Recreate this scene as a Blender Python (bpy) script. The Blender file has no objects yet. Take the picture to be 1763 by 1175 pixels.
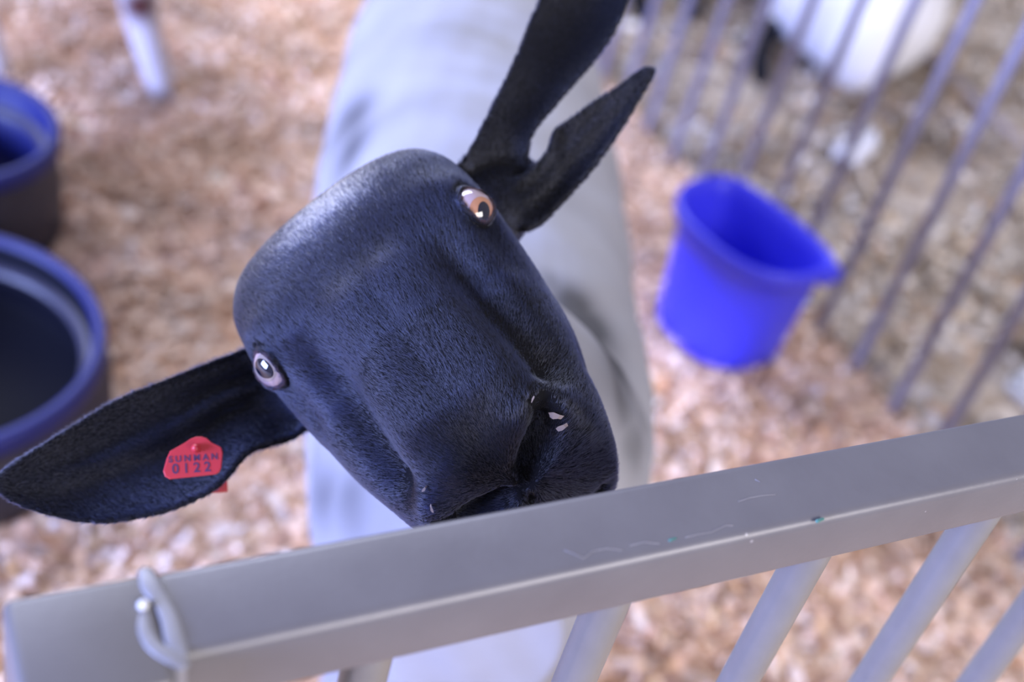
import bpy, math, random
import numpy as np
from mathutils import Vector, Matrix

rng = np.random.default_rng(7)
random.seed(7)
scene = bpy.context.scene
COL = scene.collection

# ------------------------------------------------------------------ camera
W, H, F, CZ = 1763.0, 1175.0, 2200.0, 1.4
_n = np.array([-780.0, 2713.0])
PITCH = math.pi / 2 - math.atan(np.hypot(*_n) / F)
ROLL = math.atan2(780.0, 2713.0)
FWD = np.array([0, math.cos(PITCH), -math.sin(PITCH)])
_r0 = np.array([1.0, 0, 0]); _u0 = np.cross(_r0, FWD)
RIGHT = math.cos(ROLL) * _r0 + math.sin(ROLL) * _u0
UP = -math.sin(ROLL) * _r0 + math.cos(ROLL) * _u0
CAM = np.array([0, 0, CZ])

cam_d = bpy.data.cameras.new('camera'); cam = bpy.data.objects.new('camera', cam_d)
COL.objects.link(cam); scene.camera = cam
M = Matrix(((RIGHT[0], UP[0], -FWD[0], CAM[0]), (RIGHT[1], UP[1], -FWD[1], CAM[1]),
            (RIGHT[2], UP[2], -FWD[2], CAM[2]), (0, 0, 0, 1)))
cam.matrix_world = M
cam_d.sensor_width = 36.0; cam_d.lens = F / W * 36.0
cam_d.clip_start = 0.02; cam_d.clip_end = 60
cam_d.dof.use_dof = True; cam_d.dof.focus_distance = 0.655; cam_d.dof.aperture_fstop = 3.6
cam_d.dof.aperture_blades = 0

# ------------------------------------------------------------------ light
scene.view_settings.view_transform = 'Standard'
scene.view_settings.look = 'None'
scene.view_settings.gamma = 1.0
scene.view_settings.use_curve_mapping = False
scene.view_settings.exposure = 0.38
world = bpy.data.worlds.new('world'); scene.world = world; world.use_nodes = True
bg = world.node_tree.nodes['Background']
bg.inputs['Color'].default_value = (0.82, 0.80, 0.98, 1)
bg.inputs['Strength'].default_value = 0.36

def area(name, loc, target, size, size_y, power, color):
    l = bpy.data.lights.new(name, 'AREA'); l.shape = 'RECTANGLE'; l.size = size; l.size_y = size_y
    l.energy = power; l.color = color
    o = bpy.data.objects.new(name, l); COL.objects.link(o)
    o.location = loc
    o.rotation_euler = (Vector(target) - Vector(loc)).to_track_quat('-Z', 'Y').to_euler()
    return o
# open barn side on the left / far left, cool daylight
area('daylight_left', (-4.3, -2.7, 1.75), (-0.1, 1.0, 0.7), 3.2, 1.8, 860, (0.38, 0.48, 1.0))
area('daylight_far', (-3.4, 5.0, 3.9), (-0.1, 1.4, 0.3), 5.0, 2.6, 380, (0.76, 0.81, 1.0))
# open barn door behind and to the right, warmer
area('daylight_behind', (4.2, -2.6, 3.2), (0.2, 1.0, 0.5), 4.0, 2.2, 310, (1.0, 0.95, 0.94))

# ------------------------------------------------------------------ helpers
def ray(x, y):
    return FWD + RIGHT * (x - W / 2) / F - UP * (y - H / 2) / F
def at(x, y, depth):
    return CAM + ray(x, y) * depth
def tag(o, label=None, cat=None, group=None, kind=None):
    if label: o['label'] = label
    if cat: o['category'] = cat
    if group: o['group'] = group
    if kind: o['kind'] = kind
    return o
def link(name, me, mat=None, parent=None, smooth=True):
    o = bpy.data.objects.new(name, me); COL.objects.link(o)
    if mat is not None:
        me.materials.clear(); me.materials.append(mat)
    if smooth and len(me.polygons):
        me.polygons.foreach_set('use_smooth', np.ones(len(me.polygons), dtype=bool))
    if parent is not None: o.parent = parent
    return o
def mesh(name, v, f):
    me = bpy.data.meshes.new(name)
    me.from_pydata([tuple(p) for p in v], [], [tuple(q) for q in f]); me.update()
    return me
def quads_mesh(name, v, f, col=None):
    """fast numpy mesh; f is (n,4)"""
    me = bpy.data.meshes.new(name)
    v = np.asarray(v, dtype=np.float32); f = np.asarray(f, dtype=np.int32)
    me.vertices.add(len(v)); me.vertices.foreach_set('co', v.ravel())
    k = f.shape[1]
    me.loops.add(f.size); me.loops.foreach_set('vertex_index', f.ravel())
    me.polygons.add(len(f))
    me.polygons.foreach_set('loop_start', np.arange(0, f.size, k, dtype=np.int32))
    me.polygons.foreach_set('loop_total', np.full(len(f), k, dtype=np.int32))
    if col is not None:
        a = me.color_attributes.new('Col', 'FLOAT_COLOR', 'POINT')
        c = np.ones((len(v), 4), dtype=np.float32); c[:, :3] = col
        a.data.foreach_set('color', c.ravel())
    me.update(); me.validate()
    return me
def empty(name, loc=(0, 0, 0), rz=0.0):
    o = bpy.data.objects.new(name, None); COL.objects.link(o)
    o.location = loc; o.rotation_euler = (0, 0, rz); o.empty_display_size = 0.05
    return o
def nrm(v):
    v = np.asarray(v, dtype=float); return v / (np.linalg.norm(v) + 1e-12)
def interp(xs, ys, x):
    """monotone-ish cubic (Catmull) interpolation"""
    xs = np.asarray(xs, float); ys = np.asarray(ys, float); x = np.asarray(x, float)
    m = np.gradient(ys, xs, axis=0)
    i = np.clip(np.searchsorted(xs, x) - 1, 0, len(xs) - 2)
    h = xs[i + 1] - xs[i]; t = (x - xs[i]) / h
    if ys.ndim > 1: h = h[..., None]; t = t[..., None]
    return ((1 + 2 * t) * (1 - t) ** 2 * ys[i] + t * (1 - t) ** 2 * h * m[i]
            + t * t * (3 - 2 * t) * ys[i + 1] + t * t * (t - 1) * h * m[i + 1])
def loft(rings):
    """closed loft of rings (list of (n,3)); returns v,f"""
    n = len(rings[0]); v = np.concatenate(rings); f = []
    for i in range(len(rings) - 1):
        for j in range(n):
            k = (j + 1) % n
            f.append((i * n + j, i * n + k, (i + 1) * n + k, (i + 1) * n + j))
    v = list(map(tuple, v))
    for ri, flip in ((0, True), (len(rings) - 1, False)):
        c = np.mean(rings[ri], axis=0); v.append(tuple(c)); ci = len(v) - 1
        for j in range(n):
            k = (j + 1) % n
            f.append((ci, ri * n + k, ri * n + j) if flip else (ci, ri * n + j, ri * n + k))
    return v, f
def tube(pts, rad, seg=16, side=None, sub=1):
    """rounded tube through pts; rad = r or (r_side, r_other) per point"""
    pts = np.asarray(pts, float)
    R = np.array([(r, r) if np.isscalar(r) else r for r in rad], float)
    if sub > 1:
        s = np.arange(len(pts)); ss = np.linspace(0, len(pts) - 1, (len(pts) - 1) * sub + 1)
        pts = interp(s, pts, ss); R = np.maximum(interp(s, R, ss), 0.002)
    rings = []
    n = len(pts); th = np.linspace(0, 2 * math.pi, seg, endpoint=False)
    tang = [nrm(pts[min(i + 1, n - 1)] - pts[max(i - 1, 0)]) for i in range(n)]
    ref = side
    for i in range(n):
        t = tang[i]
        if ref is None: ref = [1, 0, 0] if abs(t[0]) < 0.9 else [0, 1, 0]
        a = nrm(np.asarray(ref) - np.dot(ref, t) * t); b = np.cross(t, a)
        if side is None: ref = a
        rings.append((a, b, t, pts[i], R[i]))
    out = []
    def ring(a, b, c, r): return c + np.outer(np.cos(th), a) * r[0] + np.outer(np.sin(th), b) * r[1]
    a, b, t, c, r = rings[0]
    for q in (80, 55, 28):
        q = math.radians(q); out.append(ring(a, b, c - t * min(r) * math.sin(q), r * math.cos(q)))
    for a, b, t, c, r in rings: out.append(ring(a, b, c, r))
    for q in (28, 55, 80):
        q = math.radians(q); out.append(ring(a, b, c + t * min(r) * math.sin(q), r * math.cos(q)))
    return loft(out)
def fuse(name, parts, voxel, smooth=4, factor=0.5):
    """union of closed pieces into one continuous skin"""
    V = []; Fc = []
    for v, f in parts:
        o = len(V); V.extend(v); Fc.extend([tuple(i + o for i in q) for q in f])
    me = mesh(name + '_src', V, Fc)
    ob = bpy.data.objects.new(name + '_src', me); COL.objects.link(ob)
    md = ob.modifiers.new('r', 'REMESH'); md.mode = 'VOXEL'; md.voxel_size = voxel; md.adaptivity = 0
    sm = ob.modifiers.new('s', 'SMOOTH'); sm.factor = factor; sm.iterations = smooth
    dg = bpy.context.evaluated_depsgraph_get(); dg.update()
    res = bpy.data.meshes.new_from_object(ob.evaluated_get(dg))
    res.name = name
    bpy.data.objects.remove(ob); bpy.data.meshes.remove(me)
    return res
def getco(me):
    c = np.empty(len(me.vertices) * 3, dtype=np.float32); me.vertices.foreach_get('co', c)
    return c.reshape(-1, 3).astype(float)
def getno(me):
    c = np.empty(len(me.vertices) * 3, dtype=np.float32); me.vertex_normals.foreach_get('vector', c)
    return c.reshape(-1, 3).astype(float)
def setco(me, v):
    me.vertices.foreach_set('co', np.asarray(v, dtype=np.float32).ravel()); me.update()
def setcol(me, col, name='Col'):
    a = me.color_attributes.new(name, 'FLOAT_COLOR', 'POINT')
    c = np.ones((len(me.vertices), 4), dtype=np.float32); c[:, :3] = col
    a.data.foreach_set('color', c.ravel())
def sstep(e0, e1, x):
    t = np.clip((x - e0) / (e1 - e0), 0, 1); return t * t * (3 - 2 * t)
def box(c, s, bev=0.0, axes=None, seg=3):
    """rounded box, closed; c centre, s full sizes, axes 3 unit vectors"""
    import bmesh
    bm = bmesh.new(); bmesh.ops.create_cube(bm, size=1.0)
    for v in bm.verts: v.co = Vector((v.co.x * s[0], v.co.y * s[1], v.co.z * s[2]))
    if bev > 0:
        bmesh.ops.bevel(bm, geom=list(bm.edges), offset=bev, segments=seg, profile=0.5, affect='EDGES')
    A = np.array(axes if axes is not None else np.eye(3))
    bm.verts.ensure_lookup_table()
    v = [tuple(np.asarray(c) + A.T @ np.array(p.co)) for p in bm.verts]
    for i, p in enumerate(bm.verts): p.index = i
    f = [tuple(q.index for q in p.verts) for p in bm.faces]
    bm.free(); return v, f
def lathe(prof, seg=64):
    """prof list of (r,z), open profile rotated about z"""
    v = []; f = []
    for r, z in prof:
        for j in range(seg):
            t = 2 * math.pi * j / seg; v.append((r * math.cos(t), r * math.sin(t), z))
    for i in range(len(prof) - 1):
        for j in range(seg):
            k = (j + 1) % seg
            f.append((i * seg + j, i * seg + k, (i + 1) * seg + k, (i + 1) * seg + j))
    return v, f
def cat(*vf):
    V = []; Fc = []
    for v, f in vf:
        o = len(V); V.extend(v); Fc.extend([tuple(i + o for i in q) for q in f])
    return V, Fc

def fbm(P, sc):
    h = np.zeros(len(P))
    r2 = np.random.default_rng(3)
    for k in range(14):
        v = r2.normal(0, 1, 3); v /= np.linalg.norm(v); fr = sc * r2.uniform(0.6, 2.6)
        h += np.sin(P @ v * fr + r2.uniform(0, 6.28)) / 3.7
    return h

# ------------------------------------------------------------------ materials
def newmat(name):
    m = bpy.data.materials.new(name); m.use_nodes = True
    return m, m.node_tree, m.node_tree.nodes['Principled BSDF']
def N(nt, t, **kw):
    n = nt.nodes.new(t)
    for k, v in kw.items():
        if hasattr(n, k): setattr(n, k, v)
        else: n.inputs[k].default_value = v
    return n
def noise_bump(nt, b, scale, strength, dist, detail=4):
    tc = N(nt, 'ShaderNodeTexCoord'); no = N(nt, 'ShaderNodeTexNoise'); no.inputs['Scale'].default_value = scale
    no.inputs['Detail'].default_value = detail
    bp = N(nt, 'ShaderNodeBump'); bp.inputs['Strength'].default_value = strength; bp.inputs['Distance'].default_value = dist
    nt.links.new(tc.outputs['Object'], no.inputs['Vector']); nt.links.new(no.outputs['Fac'], bp.inputs['Height'])
    nt.links.new(bp.outputs['Normal'], b.inputs['Normal'])
    return tc, no
def simple(name, col, rough=0.5, metal=0.0, spec=0.5, var=0.12, scale=12, bump=0.0, coat=0.0, bdist=0.002):
    m, nt, b = newmat(name)
    b.inputs['Roughness'].default_value = rough; b.inputs['Metallic'].default_value = metal
    b.inputs['Specular IOR Level'].default_value = spec; b.inputs['Coat Weight'].default_value = coat
    tc, no = noise_bump(nt, b, scale, bump, bdist)
    mx = N(nt, 'ShaderNodeMix'); mx.data_type = 'RGBA'
    mx.inputs[6].default_value = tuple(c * (1 - var) for c in col) + (1,)
    mx.inputs[7].default_value = tuple(min(1, c * (1 + var)) for c in col) + (1,)
    nt.links.new(no.outputs['Fac'], mx.inputs[0]); nt.links.new(mx.outputs[2], b.inputs['Base Color'])
    return m
def attrmat(name, rough=0.8, spec=0.2, sheen=0.0, bump=0.0, bscale=80, bdist=0.003, var=0.15, vscale=40):
    """colour from the 'Col' attribute with a little procedural variation"""
    m, nt, b = newmat(name)
    b.inputs['Roughness'].default_value = rough; b.inputs['Specular IOR Level'].default_value = spec
    b.inputs['Sheen Weight'].default_value = sheen; b.inputs['Sheen Roughness'].default_value = 0.5
    tc, no = noise_bump(nt, b, bscale, bump, bdist)
    at_ = N(nt, 'ShaderNodeAttribute'); at_.attribute_name = 'Col'
    n2 = N(nt, 'ShaderNodeTexNoise'); n2.inputs['Scale'].default_value = vscale; n2.inputs['Detail'].default_value = 3
    nt.links.new(tc.outputs['Object'], n2.inputs['Vector'])
    mr = N(nt, 'ShaderNodeMapRange'); mr.inputs['To Min'].default_value = 1 - var; mr.inputs['To Max'].default_value = 1 + var
    nt.links.new(n2.outputs['Fac'], mr.inputs['Value'])
    mx = N(nt, 'ShaderNodeMix'); mx.data_type = 'RGBA'; mx.blend_type = 'MULTIPLY'; mx.inputs[0].default_value = 1
    nt.links.new(at_.outputs['Color'], mx.inputs[6]); nt.links.new(mr.outputs['Result'], mx.inputs[7])
    nt.links.new(mx.outputs[2], b.inputs['Base Color'])
    return m

def rail_material(name='painted_rail', k=1.0):
    m, nt, b = newmat(name)
    b.inputs['Roughness'].default_value = 0.36; b.inputs['Metallic'].default_value = 0.12; b.inputs['Specular IOR Level'].default_value = 0.45
    tc = N(nt, 'ShaderNodeTexCoord')
    no = N(nt, 'ShaderNodeTexNoise'); no.inputs['Scale'].default_value = 18; no.inputs['Detail'].default_value = 6
    nt.links.new(tc.outputs['Object'], no.inputs['Vector'])
    cr = N(nt, 'ShaderNodeValToRGB')
    cr.color_ramp.elements[0].position = 0.3; cr.color_ramp.elements[0].color = (0.128 * k, 0.122 * k, 0.134 * k, 1)
    cr.color_ramp.elements[1].position = 0.75; cr.color_ramp.elements[1].color = (0.158 * k, 0.152 * k, 0.164 * k, 1)
    nt.links.new(no.outputs['Fac'], cr.inputs['Fac'])
    # sparse pale scuffs and dust specks
    vo = N(nt, 'ShaderNodeTexVoronoi'); vo.inputs['Scale'].default_value = 170
    nt.links.new(tc.outputs['Object'], vo.inputs['Vector'])
    lt = N(nt, 'ShaderNodeMath', operation='LESS_THAN'); lt.inputs[1].default_value = 0.13
    nt.links.new(vo.outputs['Distance'], lt.inputs[0])
    n3 = N(nt, 'ShaderNodeTexNoise'); n3.inputs['Scale'].default_value = 30
    nt.links.new(tc.outputs['Object'], n3.inputs['Vector'])
    gt = N(nt, 'ShaderNodeMath', operation='GREATER_THAN'); gt.inputs[1].default_value = 0.66
    nt.links.new(n3.outputs['Fac'], gt.inputs[0])
    mu = N(nt, 'ShaderNodeMath', operation='MULTIPLY'); nt.links.new(lt.outputs[0], mu.inputs[0]); nt.links.new(gt.outputs[0], mu.inputs[1])
    m2 = N(nt, 'ShaderNodeMath', operation='MULTIPLY'); m2.inputs[1].default_value = 0.45; nt.links.new(mu.outputs[0], m2.inputs[0])
    mx = N(nt, 'ShaderNodeMix'); mx.data_type = 'RGBA'; mx.inputs[7].default_value = (0.6, 0.58, 0.62, 1)
    nt.links.new(m2.outputs[0], mx.inputs[0]); nt.links.new(cr.outputs['Color'], mx.inputs[6])
    nt.links.new(mx.outputs[2], b.inputs['Base Color'])
    fb = N(nt, 'ShaderNodeTexNoise'); fb.inputs['Scale'].default_value = 260; fb.inputs['Detail'].default_value = 3
    nt.links.new(tc.outputs['Object'], fb.inputs['Vector'])
    bp = N(nt, 'ShaderNodeBump'); bp.inputs['Strength'].default_value = 0.12; bp.inputs['Distance'].default_value = 0.0006
    nt.links.new(fb.outputs['Fac'], bp.inputs['Height']); nt.links.new(bp.outputs['Normal'], b.inputs['Normal'])
    return m

def bedding_material(name, cols, scale=38):
    m, nt, b = newmat(name); b.inputs['Roughness'].default_value = 0.9; b.inputs['Specular IOR Level'].default_value = 0.1
    tc = N(nt, 'ShaderNodeTexCoord')
    v1 = N(nt, 'ShaderNodeTexVoronoi'); v1.inputs['Scale'].default_value = scale
    n1 = N(nt, 'ShaderNodeTexNoise'); n1.inputs['Scale'].default_value = scale * 0.25; n1.inputs['Detail'].default_value = 6
    for n in (v1, n1): nt.links.new(tc.outputs['Object'], n.inputs['Vector'])
    sx = N(nt, 'ShaderNodeSeparateColor'); nt.links.new(v1.outputs['Color'], sx.inputs[0])
    ad = N(nt, 'ShaderNodeMath', operation='ADD'); nt.links.new(sx.outputs[0], ad.inputs[0]); nt.links.new(n1.outputs['Fac'], ad.inputs[1])
    ha = N(nt, 'ShaderNodeMath', operation='MULTIPLY'); ha.inputs[1].default_value = 0.5; nt.links.new(ad.outputs[0], ha.inputs[0])
    cr = N(nt, 'ShaderNodeValToRGB'); e = cr.color_ramp.elements
    e[0].position = 0.2; e[0].color = cols[0] + (1,); e[1].position = 0.8; e[1].color = cols[2] + (1,)
    x = e.new(0.5); x.color = cols[1] + (1,)
    nt.links.new(ha.outputs[0], cr.inputs['Fac']); nt.links.new(cr.outputs['Color'], b.inputs['Base Color'])
    bp = N(nt, 'ShaderNodeBump'); bp.inputs['Strength'].default_value = 0.6; bp.inputs['Distance'].default_value = 0.01
    nt.links.new(v1.outputs['Distance'], bp.inputs['Height']); nt.links.new(bp.outputs['Normal'], b.inputs['Normal'])
    return m

MAT_RAIL = rail_material()
MAT_BAR = simple('painted_bar', (0.20, 0.193, 0.195), 0.38, 0.1, bump=0.05, scale=60)
MAT_SIDE = simple('grey_panel_paint', (0.22, 0.21, 0.29), 0.4, 0.2, bump=0.1, scale=40)
MAT_WELD = simple('weld_metal', (0.25, 0.25, 0.29), 0.45, 0.25, bump=0.3, scale=90, bdist=0.001)
MAT_BED = bedding_material('shavings_bed', ((0.48, 0.29, 0.19), (0.70, 0.48, 0.35), (0.80, 0.63, 0.50)))
MAT_AISLE = bedding_material('aisle_dirt', ((0.28, 0.22, 0.17), (0.45, 0.38, 0.32), (0.56, 0.50, 0.46)), 22)
MAT_FLAKE = attrmat('shaving_flake', 0.8, 0.2, var=0.1)
MAT_WOOL = attrmat('sheep_coat', 0.95, 0.08, sheen=0.0, bump=0.25, bscale=220, bdist=0.002, var=0.06, vscale=30)
MAT_BLUE = simple('blue_plastic', (0.050, 0.050, 0.78), 0.42, var=0.08, scale=9, bump=0.03)
MAT_NAVY = simple('navy_plastic', (0.009, 0.014, 0.13), 0.55, var=0.1, scale=9)
MAT_TUBOUT = simple('black_tub_plastic', (0.022, 0.020, 0.032), 0.45, var=0.2, scale=9)
MAT_TAG = simple('red_tag_plastic', (0.46, 0.028, 0.042), 0.4, var=0.08, scale=60)
MAT_INK = simple('tag_ink', (0.06, 0.02, 0.07), 0.6)
MAT_SCLERA = simple('eye_white', (0.32, 0.245, 0.28), 0.12, var=0.1, scale=80, coat=1.0)
MAT_IRIS = simple('eye_iris', (0.34, 0.16, 0.09), 0.15, var=0.25, scale=200, coat=1.0)
MAT_IRIS2 = simple('eye_iris_pale', (0.24, 0.20, 0.19), 0.15, var=0.25, scale=200, coat=1.0)
MAT_PUPIL = simple('eye_pupil', (0.004, 0.005, 0.015), 0.05, coat=1.0)
MAT_HOOF = simple('hoof_horn', (0.03, 0.028, 0.03), 0.6)
MAT_PAPER = simple('white_paper', (0.72, 0.72, 0.82), 0.7, var=0.04)
MAT_SHOEBLK = simple('shoe_black', (0.015, 0.015, 0.02), 0.5)
MAT_SHOEWHT = simple('shoe_white', (0.65, 0.65, 0.68), 0.6)
MAT_STICK = simple('pale_wood', (0.42, 0.37, 0.40), 0.8, var=0.15, scale=30)

# hair
def hair_material():
    m = bpy.data.materials.new('short_black_hair'); m.use_nodes = True; nt = m.node_tree
    nt.nodes.remove(nt.nodes['Principled BSDF'])
    h = N(nt, 'ShaderNodeBsdfHairPrincipled')
    h.model = 'CHIANG'; h.parametrization = 'COLOR'
    a = N(nt, 'ShaderNodeAttribute'); a.attribute_name = 'Col'
    nt.links.new(a.outputs['Color'], h.inputs['Color'])
    h.inputs['Roughness'].default_value = 0.27; h.inputs['Radial Roughness'].default_value = 0.45
    h.inputs['IOR'].default_value = 1.52
    nt.links.new(h.outputs[0], nt.nodes['Material Output'].inputs['Surface'])
    return m
MAT_HAIR = hair_material()

# pen axes: U along the front rail, Mv from the front rail into the pen
PA = math.atan2(0.565, 0.825)
U = np.array([math.cos(PA), math.sin(PA), 0]); Mv = np.array([-math.sin(PA), math.cos(PA), 0]); Z = np.array([0, 0, 1.0])
AX = [U, Mv, Z]
def pen(u, m, z=0.0): return U * u + Mv * m + Z * z
SIDE_U = 1.655

# ------------------------------------------------------------------ ground
def terrain(name, u0, u1, m0, m1, step, amp, mat, label, catg, zoff=0.0):
    nu = int((u1 - u0) / step) + 1; nm = int((m1 - m0) / step) + 1
    uu, mm = np.meshgrid(np.linspace(u0, u1, nu), np.linspace(m0, m1, nm), indexing='ij')
    h = np.zeros_like(uu)
    for k in range(26):
        fr = rng.uniform(3, 40); th = rng.uniform(0, 6.28); ph = rng.uniform(0, 6.28)
        h += np.sin(fr * (uu * math.cos(th) + mm * math.sin(th)) + ph) * (1.0 / (1 + fr * 0.12)) * 0.35
    h = h / np.abs(h).max() * amp
    P = uu[..., None] * U + mm[..., None] * Mv + (h + zoff)[..., None] * Z
    idx = np.arange(nu * nm).reshape(nu, nm)
    f = np.stack([idx[:-1, :-1], idx[1:, :-1], idx[1:, 1:], idx[:-1, 1:]], -1).reshape(-1, 4)
    return quads_mesh(name, P.reshape(-1, 3), f)

fl = link('floor', mesh('floor', [tuple(pen(u, m, -0.03)) for u, m in ((-7, -5), (9, -5), (9, 9), (-7, 9))], [(0, 1, 2, 3)]), MAT_AISLE)
tag(fl, 'brown dirt and concrete barn floor under the pens', 'floor', kind='structure')
bed = link('shavings_bed', terrain('shavings_bed', -2.6, SIDE_U + 0.03, -0.6, 5.2, 0.02, 0.012, MAT_BED, '', ''), MAT_BED)
tag(bed, 'pinkish tan wood shavings bedding covering the pen floor', 'bedding', kind='stuff')
ais = link('aisle_litter', terrain('aisle_litter', SIDE_U + 0.03, 6.0, -1.0, 6.5, 0.03, 0.010, MAT_AISLE, '', '', -0.008), MAT_AISLE)
tag(ais, 'trampled brown litter on the floor beyond the side panel', 'litter', kind='stuff')

def flakes(name, n, sampler, pal, wts, smin, smax, zlift=0.012):
    p = sampler(n); n = len(p)
    L = rng.uniform(smin, smax, n) * 0.5; Wd = L * rng.uniform(0.25, 0.75, n); C = L * rng.uniform(-0.1, 0.55, n)
    az = rng.uniform(0, 2 * math.pi, n); tilt = rng.normal(0, 0.35, n); roll = rng.normal(0, 0.35, n)
    ex = np.stack([np.cos(az) * np.cos(tilt), np.sin(az) * np.cos(tilt), np.sin(tilt)], 1)
    ey = np.stack([-np.sin(az), np.cos(az), np.zeros(n)], 1)
    ez = np.cross(ex, ey); ey = ey * np.cos(roll)[:, None] + ez * np.sin(roll)[:, None]; ez = np.cross(ex, ey)
    c = p + np.stack([np.zeros(n), np.zeros(n), np.abs(rng.normal(0, zlift * 0.6, n)) + 0.006], 1)
    V = []
    for sx, zz in ((-1, 1), (-0.35, 0), (0.35, 0), (1, 1)):
        for sy in (-1, 1):
            V.append(c + ex * (L * sx)[:, None] + ey * (Wd * sy * (1 - 0.25 * abs(sx)))[:, None] + ez * (C * zz)[:, None])
    V = np.stack(V, 1).reshape(-1, 3)
    b = np.arange(n)[:, None] * 8
    f = np.concatenate([b + np.array([[k, k + 2, k + 3, k + 1]]) for k in (0, 2, 4)], 0)
    ci = rng.choice(len(pal), n, p=wts); col = np.array(pal)[ci] * rng.uniform(0.82, 1.12, (n, 1)) * (1 + 0.16 * fbm(p, 14))[:, None]
    return quads_mesh(name, V, f, np.repeat(np.clip(col, 0, 1), 8, 0))
PAL = [(0.80, 0.60, 0.46), (0.74, 0.53, 0.38), (0.82, 0.68, 0.58), (0.64, 0.40, 0.26), (0.46, 0.29, 0.18), (0.78, 0.55, 0.40)]
def pen_sampler(n):
    u = rng.uniform(-1.9, SIDE_U + 0.02, n); m = rng.uniform(0.25, 4.4, n)
    p = u[:, None] * U + m[:, None] * Mv
    for cx, cy, r_ in ((-0.785, 1.254, 0.265), (-0.974, 1.686, 0.185), (0.366, 1.985, 0.105)):      # nothing inside the tubs
        p = p[np.hypot(p[:, 0] - cx, p[:, 1] - cy) > r_]
    return p
def aisle_sampler(n):
    u = rng.uniform(SIDE_U, 4.2, n); m = rng.uniform(0.2, 4.6, n)
    # patchy
    k = np.sin(u * 9 + m * 5) + np.sin(m * 11 - u * 4) + rng.normal(0, 0.9, n) > -0.6
    return (u[:, None] * U + m[:, None] * Mv)[k]
fk = link('wood_shavings', flakes('wood_shavings', 70000, pen_sampler, PAL, [0.28, 0.24, 0.18, 0.09, 0.03, 0.18], 0.010, 0.036), MAT_FLAKE, smooth=False)
tag(fk, 'loose curled pale and reddish wood shavings strewn over the pen', 'wood shavings', kind='stuff')
PAL2 = [(0.54, 0.48, 0.43), (0.42, 0.36, 0.31), (0.64, 0.60, 0.58), (0.38, 0.26, 0.17), (0.26, 0.21, 0.17), (0.50, 0.39, 0.28)]
fk2 = link('aisle_straw', flakes('aisle_straw', 26000, aisle_sampler, PAL2, [0.28, 0.22, 0.12, 0.14, 0.10, 0.14], 0.012, 0.05), MAT_FLAKE, smooth=False)
tag(fk2, 'scattered greyish straw and wood bits on the aisle floor', 'straw', kind='stuff')

# ------------------------------------------------------------------ front panel
RW, RH, RM, RTOP = 0.0425, 0.036, 0.2985, 1.0
front = empty('pen_panel', pen(0.06, RM, 0))
tag(front, 'grey painted steel pen panel with flat top rail in the foreground', 'panel')
front_inv = Matrix.Translation(-Vector(pen(0.06, RM, 0)))
def part(name, vf, mat, root, smooth=True, auto=None):
    me = mesh(name, *vf)
    me.transform(Matrix.Translation(-root.matrix_basis.translation))
    o = link(name, me, mat, root, smooth)
    return o
def flat_shade(o, ang=35):
    me = o.data
    me.polygons.foreach_set('use_smooth', np.ones(len(me.polygons), dtype=bool))
    try: me.set_sharp_from_angle(angle=math.radians(ang))
    except Exception: pass
UL, UR = 0.086, SIDE_U - 0.06
r = part('top_rail', box(pen((UL + UR) / 2, RM, RTOP - RH / 2), (UR - UL, RW, RH), 0.0055, AX, 5), MAT_RAIL, front)
post = part('corner_post', box(pen(0.0585, 0.2935, RTOP / 2), (0.053, 0.0525, RTOP), 0.004, AX, 4), MAT_RAIL, front)
part('corner_post', box(pen(UR + 0.024, RM, RTOP / 2), (0.045, 0.045, RTOP), 0.004, AX, 4), MAT_RAIL, front)
part('bottom_rail', box(pen((UL + UR) / 2, RM, 0.07), (UR - UL, 0.036, 0.036), 0.004, AX, 3), MAT_RAIL, front)
bars_u = [0.1775 + 0.1215 * k for k in range(12)]
bar_me = None
for bu in bars_u:
    if bu > UR - 0.03: break
    if bar_me is None:
        bar_me = mesh('bar', *tube([(0, 0, 0.08), (0, 0, 0.5), (0, 0, RTOP - RH + 0.004)], [0.0108] * 3, 20))
    o = link('bar', bar_me, MAT_BAR, front); o.location = Vector(pen(bu, RM, 0)) - Vector(pen(0.06, RM, 0))
# weld beads between corner post and rail (two ropey strands)
def weld(pts, rads):
    v, f = tube([pen(*p) for p in pts], [r_ * 1.5 for r_ in rads], 10, sub=5)
    return [(x, y, RTOP - 0.0004 + (z - RTOP) * 0.22 if z > RTOP - 0.004 else z) for x, y, z in v], f
w1 = weld([(0.0845, 0.3190, 0.9985), (0.0850, 0.312, 1.0015), (0.0870, 0.304, 1.002), (0.0880, 0.295, 1.002), (0.0878, 0.286, 1.0015), (0.0885, 0.2795, 1.0)],
          [0.0022, 0.0028, 0.0022, 0.0024, 0.0026, 0.002])
w2 = weld([(0.0800, 0.3010, 1.0005), (0.0785, 0.2930, 1.0015), (0.0800, 0.2850, 1.0018), (0.0845, 0.2790, 1.0012), (0.0880, 0.2750, 0.9985)],
          [0.0014, 0.0018, 0.0020, 0.0022, 0.0018])
part('weld_bead', w1, MAT_WELD, front); part('weld_bead', w2, MAT_WELD, front)
w3 = weld([(0.087, 0.2768, 0.999), (0.0872, 0.2755, 0.985), (0.0868, 0.2758, 0.966)], [0.002, 0.0024, 0.002])
part('weld_bead', w3, MAT_WELD, front)
part('paint_drip', tube([pen(0.0800, 0.3035, 1.0005), pen(0.0803, 0.3037, 1.0008)], [0.0022, 0.0020], 10), MAT_SHOEWHT, front)

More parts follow.
